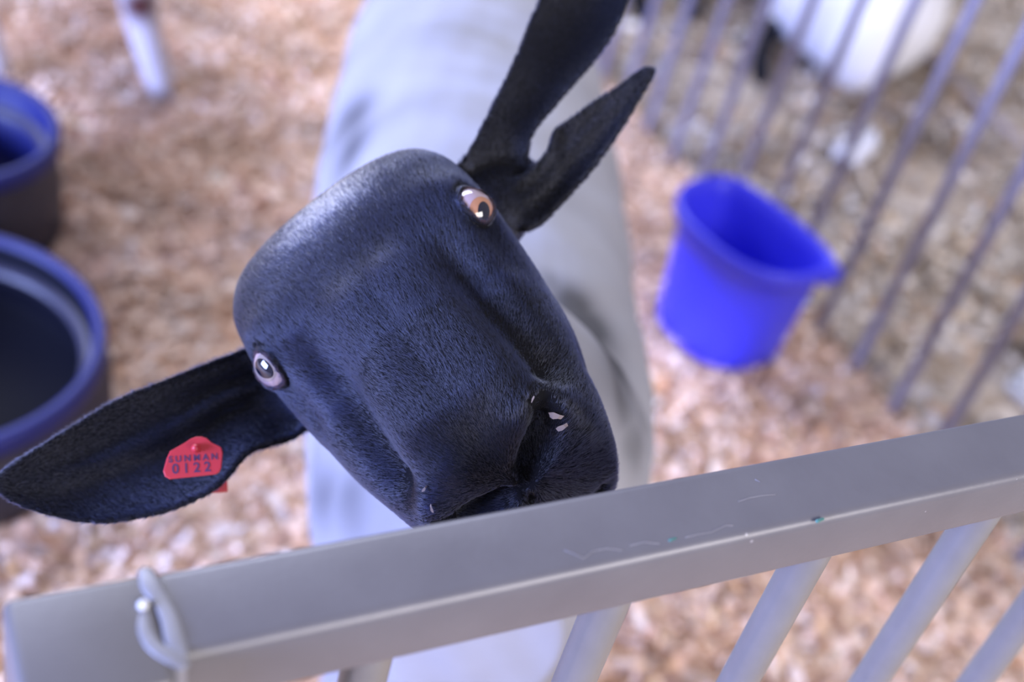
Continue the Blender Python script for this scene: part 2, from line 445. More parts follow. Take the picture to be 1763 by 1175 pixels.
def on_rail(px, py, z=RTOP + 0.0001):
    dr = ray(px, py); return CAM + dr * ((z - CZ) / dr[2])
MAT_SCR = simple('bare_scratch', (0.30, 0.29, 0.33), 0.4, 0.3)
MAT_CHIP = simple('old_green_paint', (0.05, 0.17, 0.16), 0.5)
for line in (((972, 948), (990, 955), (1005, 962), (1020, 950), (1045, 945), (1070, 948)), ((1085, 940), (1110, 934), (1135, 937)), ((1180, 926), (1200, 921), (1225, 917), (1250, 905), (1262, 906)),
             ((1272, 864), (1290, 858), (1310, 854), (1335, 852)), ((1300, 826), (1308, 830))):
    part('paint_scratch', tube([on_rail(*p) for p in line], [0.00016] * len(line), 6), MAT_SCR, front)
for (x, y) in ((1158, 931), (1412, 897)):
    part('paint_chip', tube([on_rail(x - 5, y + 1, RTOP - 0.0004), on_rail(x + 5, y - 3, RTOP - 0.0004)], [0.0009, 0.0007], 8), MAT_CHIP, front)

# ------------------------------------------------------------------ side panel
side = empty('side_panel', pen(SIDE_U, 1.8, 0))
tag(side, 'dark grey barred side panel dividing the pen from the aisle', 'panel')
sb = mesh('bar', *tube([(0, 0, -0.005), (0, 0, 0.5), (0, 0, 0.97)], [0.0105] * 3, 14))
m0 = 1.165
for k in range(-6, 22):
    mm = m0 + 0.1195 * k
    o = link('bar', sb, MAT_SIDE, side); o.location = Vector(pen(SIDE_U, mm, 0)) - Vector(pen(SIDE_U, 1.8, 0))
mA, mB = m0 - 0.1195 * 6 - 0.08, m0 + 0.1195 * 21 + 0.08
part('top_rail', box(pen(SIDE_U, (mA + mB) / 2, 0.982), (0.042, mB - mA, 0.036), 0.004, AX), MAT_SIDE, side)
part('bottom_rail', box(pen(SIDE_U, (mA + mB) / 2, -0.016), (0.03, mB - mA, 0.024), 0.004, AX), MAT_SIDE, side)
for mm in (mA, mB):
    part('end_post', box(pen(SIDE_U, mm, 0.5), (0.042, 0.042, 1.0), 0.004, AX), MAT_SIDE, side)

# ------------------------------------------------------------------ buckets
def d_bucket():
    c = np.array([0.366, 1.985, 0.012]); root = empty('feed_bucket', c)
    bx = nrm([-0.72, 0.69, 0]); by = nrm([-0.69, -0.72, 0])        # long axis, outward (curved front)
    seg = 72
    def ring(half, dep, back, z, off):
        out = []
        for j in range(seg):
            t = 2 * math.pi * j / seg
            x = half * math.copysign(abs(math.cos(t)) ** 0.8, math.cos(t))
            y = dep * abs(math.sin(t)) ** 0.9 if math.sin(t) >= 0 else -back * abs(math.sin(t)) ** 0.45
            out.append(bx * x + by * (y + off) + Z * z)
        return np.array(out)
    prof = [  # outside up
        (0.108, 0.100, 0.080, 0.000, 0.0), (0.114, 0.106, 0.084, 0.004, 0.0), (0.119, 0.110, 0.084, 0.05, 0.002), (0.132, 0.118, 0.078, 0.18, 0.004),
        (0.137, 0.121, 0.077, 0.215, 0.005), (0.147, 0.129, 0.083, 0.220, 0.005), (0.153, 0.134, 0.085, 0.232, 0.005), (0.153, 0.134, 0.085, 0.249, 0.005),
        (0.148, 0.129, 0.081, 0.253, 0.005), (0.142, 0.124, 0.076, 0.249, 0.005), (0.135, 0.118, 0.074, 0.215, 0.005),
        (0.115, 0.106, 0.080, 0.05, 0.002), (0.104, 0.096, 0.076, 0.012, 0.0), (0.05, 0.045, 0.035, 0.010, 0.0)]
    rings = [ring(*p) for p in prof]
    body = link('bucket_body', mesh('bucket_body', *loft(rings)), MAT_BLUE, root)
    # hook plate on the flat back
    hk = box(-by * 0.080 + Z * 0.232, (0.07, 0.010, 0.036), 0.004, [bx, by, Z])
    link('hook_plate', mesh('hook_plate', *hk), MAT_BLUE, root)
    ear = box(-bx * 0.150 + Z * 0.236 - by * 0.03, (0.022, 0.045, 0.030), 0.006, [bx, by, Z])
    link('handle_lug', mesh('handle_lug', *ear), MAT_BLUE, root)
    tag(root, 'bright blue plastic flat-backed feed bucket standing by the side panel', 'bucket')
    return root
d_bucket()

def tub(c, r, h, label, rb):
    root = empty('feed_tub', (c[0], c[1], 0))
    t = 0.008
    out = [(rb * 0.5, 0.002), (rb * 0.97, 0.002), (rb, 0.012), (rb * 0.985, h * 0.5), (r * 0.985, h - 0.06), (r - 0.006, h - 0.035)]
    rim = [(r - 0.006, h - 0.037), (r + 0.002, h - 0.034), (r + 0.004, h - 0.010), (r + 0.001, h - 0.002), (r - 0.006, h), (r - 0.013, h - 0.003), (r - 0.016, h - 0.012)]
    inn = [(r - 0.016, h - 0.010), (r - 0.018, h - 0.045), (r - 0.027, h - 0.052), (r - 0.033, h - 0.058), (rb - t - 0.03, h * 0.45), (rb * 0.9 - t, 0.030), (0.001, 0.024)]
    link('tub_body', mesh('tub_body', *lathe(out)), MAT_TUBOUT, root)
    link('rim', mesh('rim', *lathe(rim)), MAT_NAVY, root)
    link('lining', mesh('lining', *lathe(inn)), MAT_NAVY if r < 0.18 else MAT_TUBIN, root)
    link('inner_ledge', mesh('inner_ledge', *lathe([(r - 0.0175, h - 0.044), (r - 0.021, h - 0.0435), (r - 0.030, h - 0.050), (r - 0.032, h - 0.056)])), MAT_LEDGE, root)
    tag(root, label, 'tub')
    return root
MAT_TUBIN = simple('dark_tub_lining', (0.003, 0.0035, 0.010), 0.75, spec=0.15, var=0.2, scale=9)
MAT_LEDGE = simple('worn_blue_ledge', (0.045, 0.043, 0.075), 0.45, var=0.2, scale=20)
tub((-0.785, 1.254), 0.242, 0.16, 'large black tub with navy rim and dark inside, nearer the front rail', 0.258)
tub((-0.974, 1.686), 0.169, 0.20, 'smaller black tub with blue lining behind the large tub', 0.176)

# ------------------------------------------------------------------ main sheep
TAU = math.radians(38)
E_AL = RIGHT * 0.62 - UP * 0.785; E_AL /= np.linalg.norm(E_AL)
E_LAT = RIGHT * 0.785 + UP * 0.62; E_LAT /= np.linalg.norm(E_LAT)
HA = math.cos(TAU) * E_AL - math.sin(TAU) * FWD        # towards the nose
HD = -math.sin(TAU) * E_AL - math.cos(TAU) * FWD       # dorsal, out of the face
HL = E_LAT                                             # towards the torn ear
HO = at(642, 495, 0.72)
def hw(a, l, d): return HO + (HA * a + HL * l + HD * d) * 0.001
def hloc(p):
    q = (np.asarray(p) - HO) * 1000.0
    return q @ HA, q @ HL, q @ HD

# head: (a, half width, top, bottom, level of max width, exponent)
HT = np.array([
    (-98, 36, -40, -76, -58, 2.2),
    (-90, 60, -10, -96, -48, 2.8),
    (-76, 73,   8, -106, -38, 3.2),
    (-58, 80,  16, -112, -28, 3.2),
    (-30, 83,  21, -118, -24, 2.9),
    (0,   82,  23, -122, -26, 2.6),
    (30,  79,  22, -124, -38, 2.3),
    (60,  74,  19, -120, -46, 2.2),
    (85,  69,  14, -114, -48, 2.2),
    (105, 63,   8, -110, -48, 2.3),
    (120, 57,   1, -107, -48, 2.5),
    (131, 51,  -8, -103, -50, 2.7),
    (138, 43, -18, -97, -54, 2.7),
    (142, 27, -30, -86, -58, 2.5),
])
aa = np.concatenate([np.linspace(-98, 130, 90), np.linspace(131, 142, 12)])
th = np.linspace(0, 2 * math.pi, 128, endpoint=False)
rings = []
for a in aa:
    w, tp, bt, dm, p = interp(HT[:, 0], HT[:, 1:], np.array([a]))[0]
    c, s = np.cos(th), np.sin(th)
    l = w * np.sign(c) * np.abs(c) ** (2 / p)
    d = np.where(s > 0, dm + (tp - dm) * np.abs(s) ** (2 / p), dm - (dm - bt) * np.abs(s) ** (2 / 2.3))
    below = np.clip((dm - d) / (dm - bt + 1e-6), 0, 1)
    l = l * (1 - 0.20 * below ** 1.5 * (1 - sstep(60, 120, a)))
    fw = 12.0 * sstep(80, 135, a)                       # upper lip pushes forward of the nose pad
    rings.append(np.array([hw(a + fw * np.clip((-30 - y) / 45, 0, 1), x, y) for x, y in zip(l, d)]))
P_HEAD = loft(rings)

def ear(upper, lower, cup, thick, ns=40, ntt=25, ridge=0.0):
    """leaf sheet between two contours given as (px, py, depth); cupped, with real thickness"""
    up = np.array([at(*p) for p in upper]); lo = np.array([at(*p) for p in lower])
    s = np.linspace(0, 1, ns)
    A = interp(np.linspace(0, 1, len(up)), up, s); B = interp(np.linspace(0, 1, len(lo)), lo, s)
    t = np.linspace(0, 1, ntt)
    G = A[:, None] * (1 - t)[None, :, None] + B[:, None] * t[None, :, None]
    wid = np.linalg.norm(A - B, axis=1)
    prof = np.sin(math.pi * t) ** 0.8 - ridge * np.exp(-((t - 0.42) / 0.07) ** 2)
    G = G + FWD * (cup * np.minimum(wid / 0.05, 1.2)[:, None, None] * prof[None, :, None])
    du = np.gradient(G, axis=0); dv = np.gradient(G, axis=1)
    n = np.cross(du, dv); n /= np.linalg.norm(n, axis=2, keepdims=True) + 1e-9
    if np.mean(n @ FWD) > 0: n = -n
    tk = thick * (0.35 + 0.65 * np.sin(math.pi * t))[None, :, None] * (1 - 0.3 * s ** 4)[:, None, None]
    top = G + n * tk * 0.3; bot = G - n * tk * 0.7
    rr = [np.concatenate([top[i], bot[i][::-1]]) for i in range(ns)]
    return loft(rr)
EAR_L = ear([(475, 585, .770), (415, 603, .765), (300, 648, .745), (200, 688, .732), (105, 745, .722), (25, 795, .716), (-16, 826, .715)],
            [(575, 700, .775), (505, 757, .770), (430, 782, .750), (375, 842, .735), (275, 886, .727), (150, 902, .720), (30, 872, .716), (-14, 838, .715)],
            0.019, 0.008, ridge=0.30)
EAR_R1 = ear([(770, 300, .775), (806, 262, .780), (845, 185, .795), (882, 110, .810), (910, 40, .825), (938, -20, .835), (985, -75, .845), (1050, -120, .855)],
             [(905, 380, .790), (911, 305, .795), (915, 238, .800), (952, 187, .812), (985, 149, .820), (1030, 97, .832), (1068, 40, .842), (1090, -30, .850), (1085, -90, .855), (1062, -120, .857)],
             0.016, 0.008)
EAR_R2 = ear([(860, 335, .780), (905, 302, .790), (945, 256, .795), (955, 222, .798), (976, 208, .800), (1020, 175, .806), (1062, 149, .812), (1103, 118, .818), (1128, 113, .820)],
             [(905, 400, .780), (935, 385, .785), (968, 350, .792), (1005, 312, .798), (1045, 262, .804), (1085, 200, .810), (1115, 148, .816), (1131, 122, .820)],
             0.015, 0.008, ridge=0.4)
# ear root swellings join the ears to the skull
ROOT_L = tube([at(560, 650, .795), at(505, 668, .795), at(455, 682, .790), at(400, 697, .780)], [(0.030, 0.026), (0.029, 0.020), (0.024, 0.012), (0.012, 0.006)], 18, side=RIGHT * 0.3 - UP * 0.95, sub=2)
ROOT_R = tube([at(815, 385, .795), at(855, 350, .800), at(885, 315, .808), at(905, 285, .815)], [(0.028, 0.026), (0.026, 0.020), (0.020, 0.012), (0.010, 0.006)], 18, side=RIGHT * 0.8 - UP * 0.6, sub=2)

# neck and body; body axis runs from the chest to the rump
BS = np.array([0.035, 0.80, 0.0]); BE = np.array([-0.215, 1.92, 0.0])
BX = nrm(BE - BS); BY = np.array([BX[1], -BX[0], 0])      # BY points to the right in the picture
def bp(s, y, z): return BS + BX * s + BY * y + Z * z
TT = [  # s, half width, top z, bottom z
    (-0.06, 0.075, 0.56, 0.38), (-0.02, 0.120, 0.62, 0.33), (0.06, 0.158, 0.675, 0.31), (0.18, 0.172, 0.705, 0.30), (0.32, 0.178, 0.700, 0.29),
    (0.50, 0.192, 0.690, 0.285), (0.68, 0.196, 0.690, 0.30), (0.84, 0.188, 0.695, 0.34), (0.98, 0.172, 0.690, 0.38), (1.08, 0.140, 0.665, 0.42), (1.13, 0.085, 0.62, 0.46)]
TT = np.array(TT); rr = []
th2 = np.linspace(0, 2 * math.pi, 64, endpoint=False)
for s in np.linspace(-0.06, 1.13, 50):
    w, tp, bt = interp(TT[:, 0], TT[:, 1:], np.array([s]))[0]
    cz = bt + (tp - bt) * 0.48
    c, sn = np.cos(th2), np.sin(th2)
    y = w * np.sign(c) * np.abs(c) ** 0.85
    z = np.where(sn > 0, cz + (tp - cz) * np.abs(sn) ** 0.85, cz - (cz - bt) * np.abs(sn) ** 0.9)
    rr.append(np.array([bp(s, a_, b_) for a_, b_ in zip(y, z)]))
P_TORSO = loft(rr)
P_NECK = tube([hw(-42, 0, -62), hw(-66, 0, -92), bp(-0.06, -0.015, 0.755), bp(0.02, -0.005, 0.640), bp(0.14, 0, 0.545)],
              [(0.058, 0.056), (0.066, 0.070), (0.080, 0.095), (0.105, 0.125), (0.13, 0.13)], 24, side=HL, sub=4)
legs = []
hoofs = []
for (s, y, fore) in ((0.06, -0.092, True), (0.08, 0.085, True), (0.93, -0.095, False), (0.97, 0.095, False)):
    if fore:
        pts = [bp(s + 0.03, y, 0.50), bp(s, y * 1.03, 0.40), bp(s - 0.005, y, 0.29), bp(s + 0.0, y, 0.22), bp(s + 0.0, y, 0.12), bp(s - 0.015, y, 0.06), bp(s - 0.03, y, 0.03)]
        rad = [(0.062, 0.085), (0.052, 0.066), (0.034, 0.040), (0.029, 0.031), (0.0215, 0.022), (0.023, 0.024), (0.024, 0.026)]
    else:
        pts = [bp(s - 0.03, y, 0.55), bp(s - 0.06, y * 1.08, 0.42), bp(s + 0.00, y, 0.31), bp(s + 0.055, y, 0.235), bp(s + 0.04, y, 0.12), bp(s + 0.025, y, 0.06), bp(s + 0.01, y, 0.03)]
        rad = [(0.080, 0.120), (0.066, 0.092), (0.040, 0.052), (0.027, 0.034), (0.021, 0.023), (0.023, 0.024), (0.024, 0.026)]
    legs.append(tube(pts, rad, 18, side=BY, sub=3))
    hoofs.append((pts[-1], s, y))
TAILP = tube([bp(1.10, 0, 0.62), bp(1.15, 0, 0.585), bp(1.17, 0, 0.54)], [0.03, 0.024, 0.016], 14)
sheep_me = fuse('sheep', [P_HEAD, ROOT_L, ROOT_R, P_TORSO, P_NECK, TAILP, *legs], 0.0024, 10, 0.5)
ears_me = fuse('ears', [EAR_L, EAR_R1, EAR_R2, ROOT_L, ROOT_R], 0.0020, 3, 0.5)
def me_vf(me):
    v = getco(me); f = [tuple(p.vertices) for p in me.polygons]; return [tuple(x) for x in v], f
sheep_me2 = fuse('sheep_skin', [me_vf(sheep_me), me_vf(ears_me)], 0.0021, 2, 0.5)
bpy.data.meshes.remove(sheep_me); bpy.data.meshes.remove(ears_me)
sheep_me = sheep_me2

co = getco(sheep_me); no = getno(sheep_me)
a, l, d = hloc(co); al = np.abs(l)
headw = (sstep(-110, -80, a)) * (1 - sstep(94, 106, al)) * (1 - sstep(140, 170, -d))   # weight of the head proper
def seg_dist(P, A, B):
    A = np.array(A, float); B = np.array(B, float); ab = B - A
    t = np.clip(((P - A) @ ab) / (ab @ ab), 0, 1)
    return np.linalg.norm(P - (A + t[:, None] * ab), axis=1), t
Q = np.stack([a, al, d], 1)
disp = np.zeros(len(co))
def bump(c, amp, sg):
    global disp
    disp += amp * np.exp(-((Q - np.array(c)) ** 2).sum(1) / (2 * sg * sg))
def groove(A, B, amp, sg):
    global disp
    dd, t = seg_dist(Q, A, B); disp += amp * np.exp(-dd ** 2 / (2 * sg * sg))
vd = np.minimum(seg_dist(Q, (16, 46, 12), (55, 45, 6))[0], seg_dist(Q, (55, 45, 6), (106, 51, -11))[0])
disp += -12.5 * np.exp(-vd ** 2 / (2 * 9.5 ** 2)) * sstep(0, 50, a)      # hollow beside the nose bridge
groove((25, 12, 20), (104, 20, 8), 6.0, 13)        # bridge shoulders
bump((-12, 64, 10), 4.0, 13)                        # brow
groove((16, 68, -6), (40, 62, -14), -5.0, 6)       # tear groove
bump((62, 66, -60), 3.0, 20)                       # cheek
bump((-45, 0, 14), 3.0, 26)
bump((112, 4, 4), 4.0, 13)
groove((46, 66, -40), (92, 62, -56), -3.0, 8)
co = co + no * (disp * headw * 0.001)[:, None]
body_w = 1 - sstep(0.80, 0.84, co[:, 2])
co = co + no * (body_w * (0.0035 * fbm(co, 20) + 0.0012 * fbm(co + 3.0, 60)) * sstep(0.26, 0.32, co[:, 2]))[:, None]
# nostrils, lips: snap feature paths onto the skin
a, l, d = hloc(co); Q = np.stack([a, np.abs(l), d], 1)
front_idx = np.where((a > 70) & (headw > 0.3))[0]
def snap(p, ctr=(95, 0, -40)):
    dr = nrm(np.array(p) - np.array(ctr)); V = Q[front_idx] - np.array(ctr)
    V /= np.linalg.norm(V, axis=1, keepdims=True)
    return Q[front_idx[np.argmax(V @ dr)]]
disp = np.zeros(len(co))
path_r = [snap(p) for p in ((142, 3, -36), (141, 9, -29), (138, 17, -23), (133, 25, -18), (127, 31, -14), (122, 34, -14))]
path_l = [snap(p) for p in ((142, 3, -37), (142, 9, -36), (141, 17, -36), (137, 25, -35), (132, 32, -33), (127, 37, -31))]   # lips pulled to one side
path = [np.array([p[0], p[1], p[2]]) for p in path_r] + [np.array([p[0], -p[1], p[2]]) for p in path_l]
dmin = np.full(len(co), 1e9); wv = np.zeros(len(co))
for pth, sd in ((path_r, 1), (path_l, -1)):
    for i in range(len(pth) - 1):
        dd, t = seg_dist(Q, pth[i], pth[i + 1]); k = (dd < dmin) & (l * sd >= 0)
        dmin[k] = dd[k]; wv[k] = (i + t[k]) / (len(pth) - 1)
wdt = 2.0 + 3.4 * np.sin(np.clip(wv, 0, 1) * math.pi) ** 0.8
disp += -17.0 * np.exp(-(dmin / wdt) ** 2 / 2) * (0.25 + 0.75 * np.sin(np.clip(wv * 0.9 + 0.08, 0, 1) * math.pi))
wing = snap((131, 20, -6)); disp += 6.0 * np.exp(-((Q - wing) ** 2).sum(1) / (2 * 9.0 ** 2))
wing2 = snap((126, 40, -22)); disp += 3.0 * np.exp(-((Q - wing2) ** 2).sum(1) / (2 * 8.0 ** 2))
ph = [snap((142, 0, -36)), snap((142, 0, -46)), snap((141, 0, -62))]
for i in range(2):
    dd, t = seg_dist(Q, ph[i], ph[i + 1]); disp += -3.0 * np.exp(-(dd / 1.6) ** 2 / 2)
mo = [snap(p) for p in ((141, 0, -64), (138, 22, -66), (128, 38, -70), (110, 46, -76))]
for i in range(3):
    dd, t = seg_dist(Q, mo[i], mo[i + 1]); disp += -4.0 * np.exp(-(dd / 2.4) ** 2 / 2)
no = None
setco(sheep_me, co); no = getno(sheep_me)
co = co + no * (disp * headw * 0.001)[:, None]
# eyes
EYE_R = 13.5
eyes = []
for sgn in (1, -1):
    Pn = np.array([3.0, 78.5, 8.0]); dirn = nrm([0.22, 0.70, 0.68]); Ec = Pn - dirn * EYE_R
    eyes.append((hw(Ec[0], sgn * Ec[1], Ec[2]), nrm(HA * dirn[0] + HL * sgn * dirn[1] + HD * dirn[2])))
alm_all = np.full(len(co), 9.0)
for (Ew, Dw), sgn in zip(eyes, (1, -1)):
    q = (co - Ew) * 1000.0; r = np.linalg.norm(q, axis=1)
    near = (r < 34) & (q @ Dw > -2)
    t1 = nrm(HA - (HA @ Dw) * Dw); t2 = np.cross(Dw, t1)
    x = q @ t1; y = q @ t2
    ax = 8.6 if sgn > 0 else 9.8
    alm = np.sqrt((x / ax) ** 2 + (y / (6.2 * (1 - 0.25 * np.clip(np.abs(x) / ax, 0, 1)))) ** 2)
    # target radius from the eye centre
    lidr = EYE_R - 3.5 + 5.2 * sstep(0.72, 1.22, alm) - 1.0 * sstep(1.35, 2.0, alm)
    wgt = (1 - sstep(1.5, 2.5, alm)) * near
    newr = r * (1 - wgt) + lidr * wgt
    co = Ew + (q / np.maximum(r, 1e-6)[:, None]) * newr[:, None] * 0.001
    alm_all = np.where(near, np.minimum(alm_all, alm), alm_all)
setco(sheep_me, co); no = getno(sheep_me)
a, l, d = hloc(co)

# coat colours: black head, ears and lower legs; white shorn body
s_b = (co - BS) @ BX; y_b = (co - BS) @ BY; z_b = co[:, 2]
hdist = np.linalg.norm(np.stack([np.minimum(a + 5, 0) / 1.15, l * 1.0, np.minimum(d + 60, 0)], 1), axis=1)
black = 1 - sstep(108, 122, hdist)
earm = (np.abs(l) > 70) & (d > -110) & (z_b > 0.80)
black = np.maximum(black, earm.astype(float))
black = np.maximum(black, 1 - sstep(0.20, 0.25, z_b))
wool = np.array([0.335, 0.335, 0.37])[None] * (1 + 0.05 * fbm(co, 28))[:, None]
from mathutils.bvhtree import BVHTree
bv = BVHTree.FromPolygons([tuple(x) for x in co], [tuple(p.vertices) for p in sheep_me.polygons])
def skin_at(px, py):
    hit = bv.ray_cast(Vector(CAM), Vector(nrm(ray(px, py))))
    return np.array(hit[0])
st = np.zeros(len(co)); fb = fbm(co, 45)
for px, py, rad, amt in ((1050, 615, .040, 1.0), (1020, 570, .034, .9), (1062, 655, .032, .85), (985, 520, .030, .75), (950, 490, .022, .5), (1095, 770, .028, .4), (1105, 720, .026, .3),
                         (600, 215, .040, .8), (603, 260, .04, .7), (640, 820, .05, .5), (560, 860, .05, .42), (620, 880, .05, .5), (540, 800, .04, .35)):  # grey fleece stains; lower-left ones also painted darker to offset strong side light
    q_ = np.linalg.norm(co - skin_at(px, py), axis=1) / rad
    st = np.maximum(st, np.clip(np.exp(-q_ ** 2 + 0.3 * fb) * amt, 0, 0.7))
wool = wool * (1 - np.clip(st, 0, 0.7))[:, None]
patch = np.exp(-(((a + 56) / 17) ** 2 + ((l - 4) / 30) ** 2)) * (d > -30)
patch = np.clip(patch * 1.35 + 0.35 * patch * fbm(co, 300), 0, 1)
blk = np.array([0.006, 0.006, 0.008])
pink = np.array([0.10, 0.060, 0.072])
lid = np.exp(-((alm_all - 1.05) / 0.12) ** 2)
hb = blk[None] * (1 - patch * 0.5)[:, None] + np.array([0.30, 0.30, 0.36])[None] * (patch * 0.5)[:, None]
hb = hb * (1 - lid * 0.8)[:, None] + pink[None] * (lid * 0.8)[:, None]
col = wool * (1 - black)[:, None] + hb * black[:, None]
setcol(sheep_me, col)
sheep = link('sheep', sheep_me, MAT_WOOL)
tag(sheep, 'black-faced sheep with shorn white body and red ear tag raising its head over the rail', 'sheep')
# hooves
for (p, s, y) in hoofs:
    for e in (-1, 1):
        hv = tube([bp(s - 0.045 + (0.04 if s > 0.5 else 0), y + e * 0.0125, 0.014), bp(s - 0.03 + (0.04 if s > 0.5 else 0), y + e * 0.012, 0.022), bp(s - 0.012 + (0.04 if s > 0.5 else 0), y + e * 0.011, 0.030)],
                  [0.010, 0.0135, 0.015], 12, side=BY)
        link('hoof', mesh('hoof', *hv), MAT_HOOF, sheep)

# eyes
def eyeball(Ew, Dw, gaze, iris_mat, sgn):
    g = nrm(gaze); hz = nrm(HA - (HA @ g) * g); vt = np.cross(g, hz)
    def cap(rad, ang0, ang1, nseg=40, nr=12, ex=1.0, ey=1.0, bulge=0.0):
        v = []; f = []
        for i in range(nr + 1):
            an = ang0 + (ang1 - ang0) * i / nr
            for j in range(nseg):
                t = 2 * math.pi * j / nseg
                k = an; sx = math.sin(k) * ex * math.cos(t); sy = math.sin(k) * ey * math.sin(t)
                w_ = math.sqrt(max(0, 1 - sx * sx - sy * sy)) if k < math.pi / 2 else math.cos(k)
                rr_ = rad + bulge * max(0, 1 - an / 0.75) 
                v.append(Ew + (g * w_ + hz * sx + vt * sy) * rr_ * 0.001)
        for i in range(nr):
            for j in range(nseg):
                k = (j + 1) % nseg
                f.append((i * nseg + j, i * nseg + k, (i + 1) * nseg + k, (i + 1) * nseg + j))
        return v, f
    eye = link('eye', mesh('eye', *cap(EYE_R, 0.001, math.pi - 0.001, 48, 32)), MAT_SCLERA, sheep)
    link('iris', mesh('iris', *cap(EYE_R + 0.15, 0.001, 0.66 if sgn > 0 else 0.62)), iris_mat, eye)
    link('pupil', mesh('pupil', *cap(EYE_R + 0.3, 0.001, 0.36 if sgn > 0 else 0.44, ex=1.15, ey=0.85)), MAT_PUPIL, eye)
    return eye
eyeball(*eyes[0], eyes[0][1] * 1.0 + HA * 1.25 + HL * 0.15 - FWD * 0.0, MAT_IRIS, 1)
eyeball(*eyes[1], eyes[1][1] * 0.75 + HA * 0.02 - FWD * 0.45, MAT_IRIS2, -1)

# ear tag
def tag_build():
    D = 0.722
    outline = [(281, 812), (287, 790), (293, 777), (302, 772), (318, 763), (328, 756), (337, 752.5), (347, 752), (356, 755), (365, 763), (374, 767), (381, 771), (383.5, 780),
               (381, 806), (378, 813), (372, 817), (350, 819.5), (292, 825.5), (284, 821)]
    fr = np.array([at(x, y, D + 0.00006 * (x - 330) - 0.00005 * (y - 790)) for x, y in outline]); n = nrm(np.cross(fr[4] - fr[0], fr[12] - fr[0]))
    if n @ FWD > 0: n = -n
    c = fr.mean(0); inner = c + (fr - c) * 0.965
    k = len(fr); v = list(inner + n * 0.0007) + list(fr) + list(fr - n * 0.0015)
    f = [tuple(range(k))] + [(i, (i + 1) % k, k + (i + 1) % k, k + i) for i in range(k)] + [(k + i, k + (i + 1) % k, 2 * k + (i + 1) % k, 2 * k + i) for i in range(k)] + [tuple(range(3 * k - 1, 2 * k - 1, -1))]
    me = mesh('ear_tag', v, f); t = link('ear_tag', me, MAT_TAG, sheep, smooth=False)
    t['label'] = 'red plastic ear tag with dark lettering'
    sc = at(337, 772, D - 0.0008)
    link('stud', mesh('stud', *tube([sc - n * 0.001, sc + n * 0.0018], [0.0026, 0.0022], 16)), MAT_TAG, t)
    # lettering
    ex = nrm(at(381, 806, D) - at(284, 814, D)); ex = nrm(ex - (ex @ n) * n); ey = np.cross(n, ex)
    def text(body, px, py, size, wide):
        cu = bpy.data.curves.new('t', 'FONT'); cu.body = body; cu.size = size; cu.align_x = 'CENTER'; cu.align_y = 'CENTER'; cu.space_character = wide
        cu.extrude = 0.00008; cu.offset = 0.00012
        to = bpy.data.objects.new('t', cu); COL.objects.link(to)
        dg = bpy.context.evaluated_depsgraph_get(); dg.update()
        me = bpy.data.meshes.new_from_object(to.evaluated_get(dg)); bpy.data.objects.remove(to)
        o_ = at(px, py, D); o_ = o_ - n * ((o_ - inner[0]) @ n) + n * 0.0009
        cc = getco(me); setco(me, o_ + cc[:, :1] * ex + cc[:, 1:2] * ey + cc[:, 2:] * n)
        link('lettering', me, MAT_INK, t, smooth=False)
    text('SUNMAN', 333, 789.5, 0.0050, 1.5)
    text('0122', 330, 807, 0.0078, 1.5)
    # button half on the back of the ear, showing below its edge
    bc = at(366, 832, 0.752)
    link('tag_back', mesh('tag_back', *box(bc, (0.017, 0.012, 0.002), 0.0009, [ex, ey, n])), MAT_TAG, t)
tag_build()

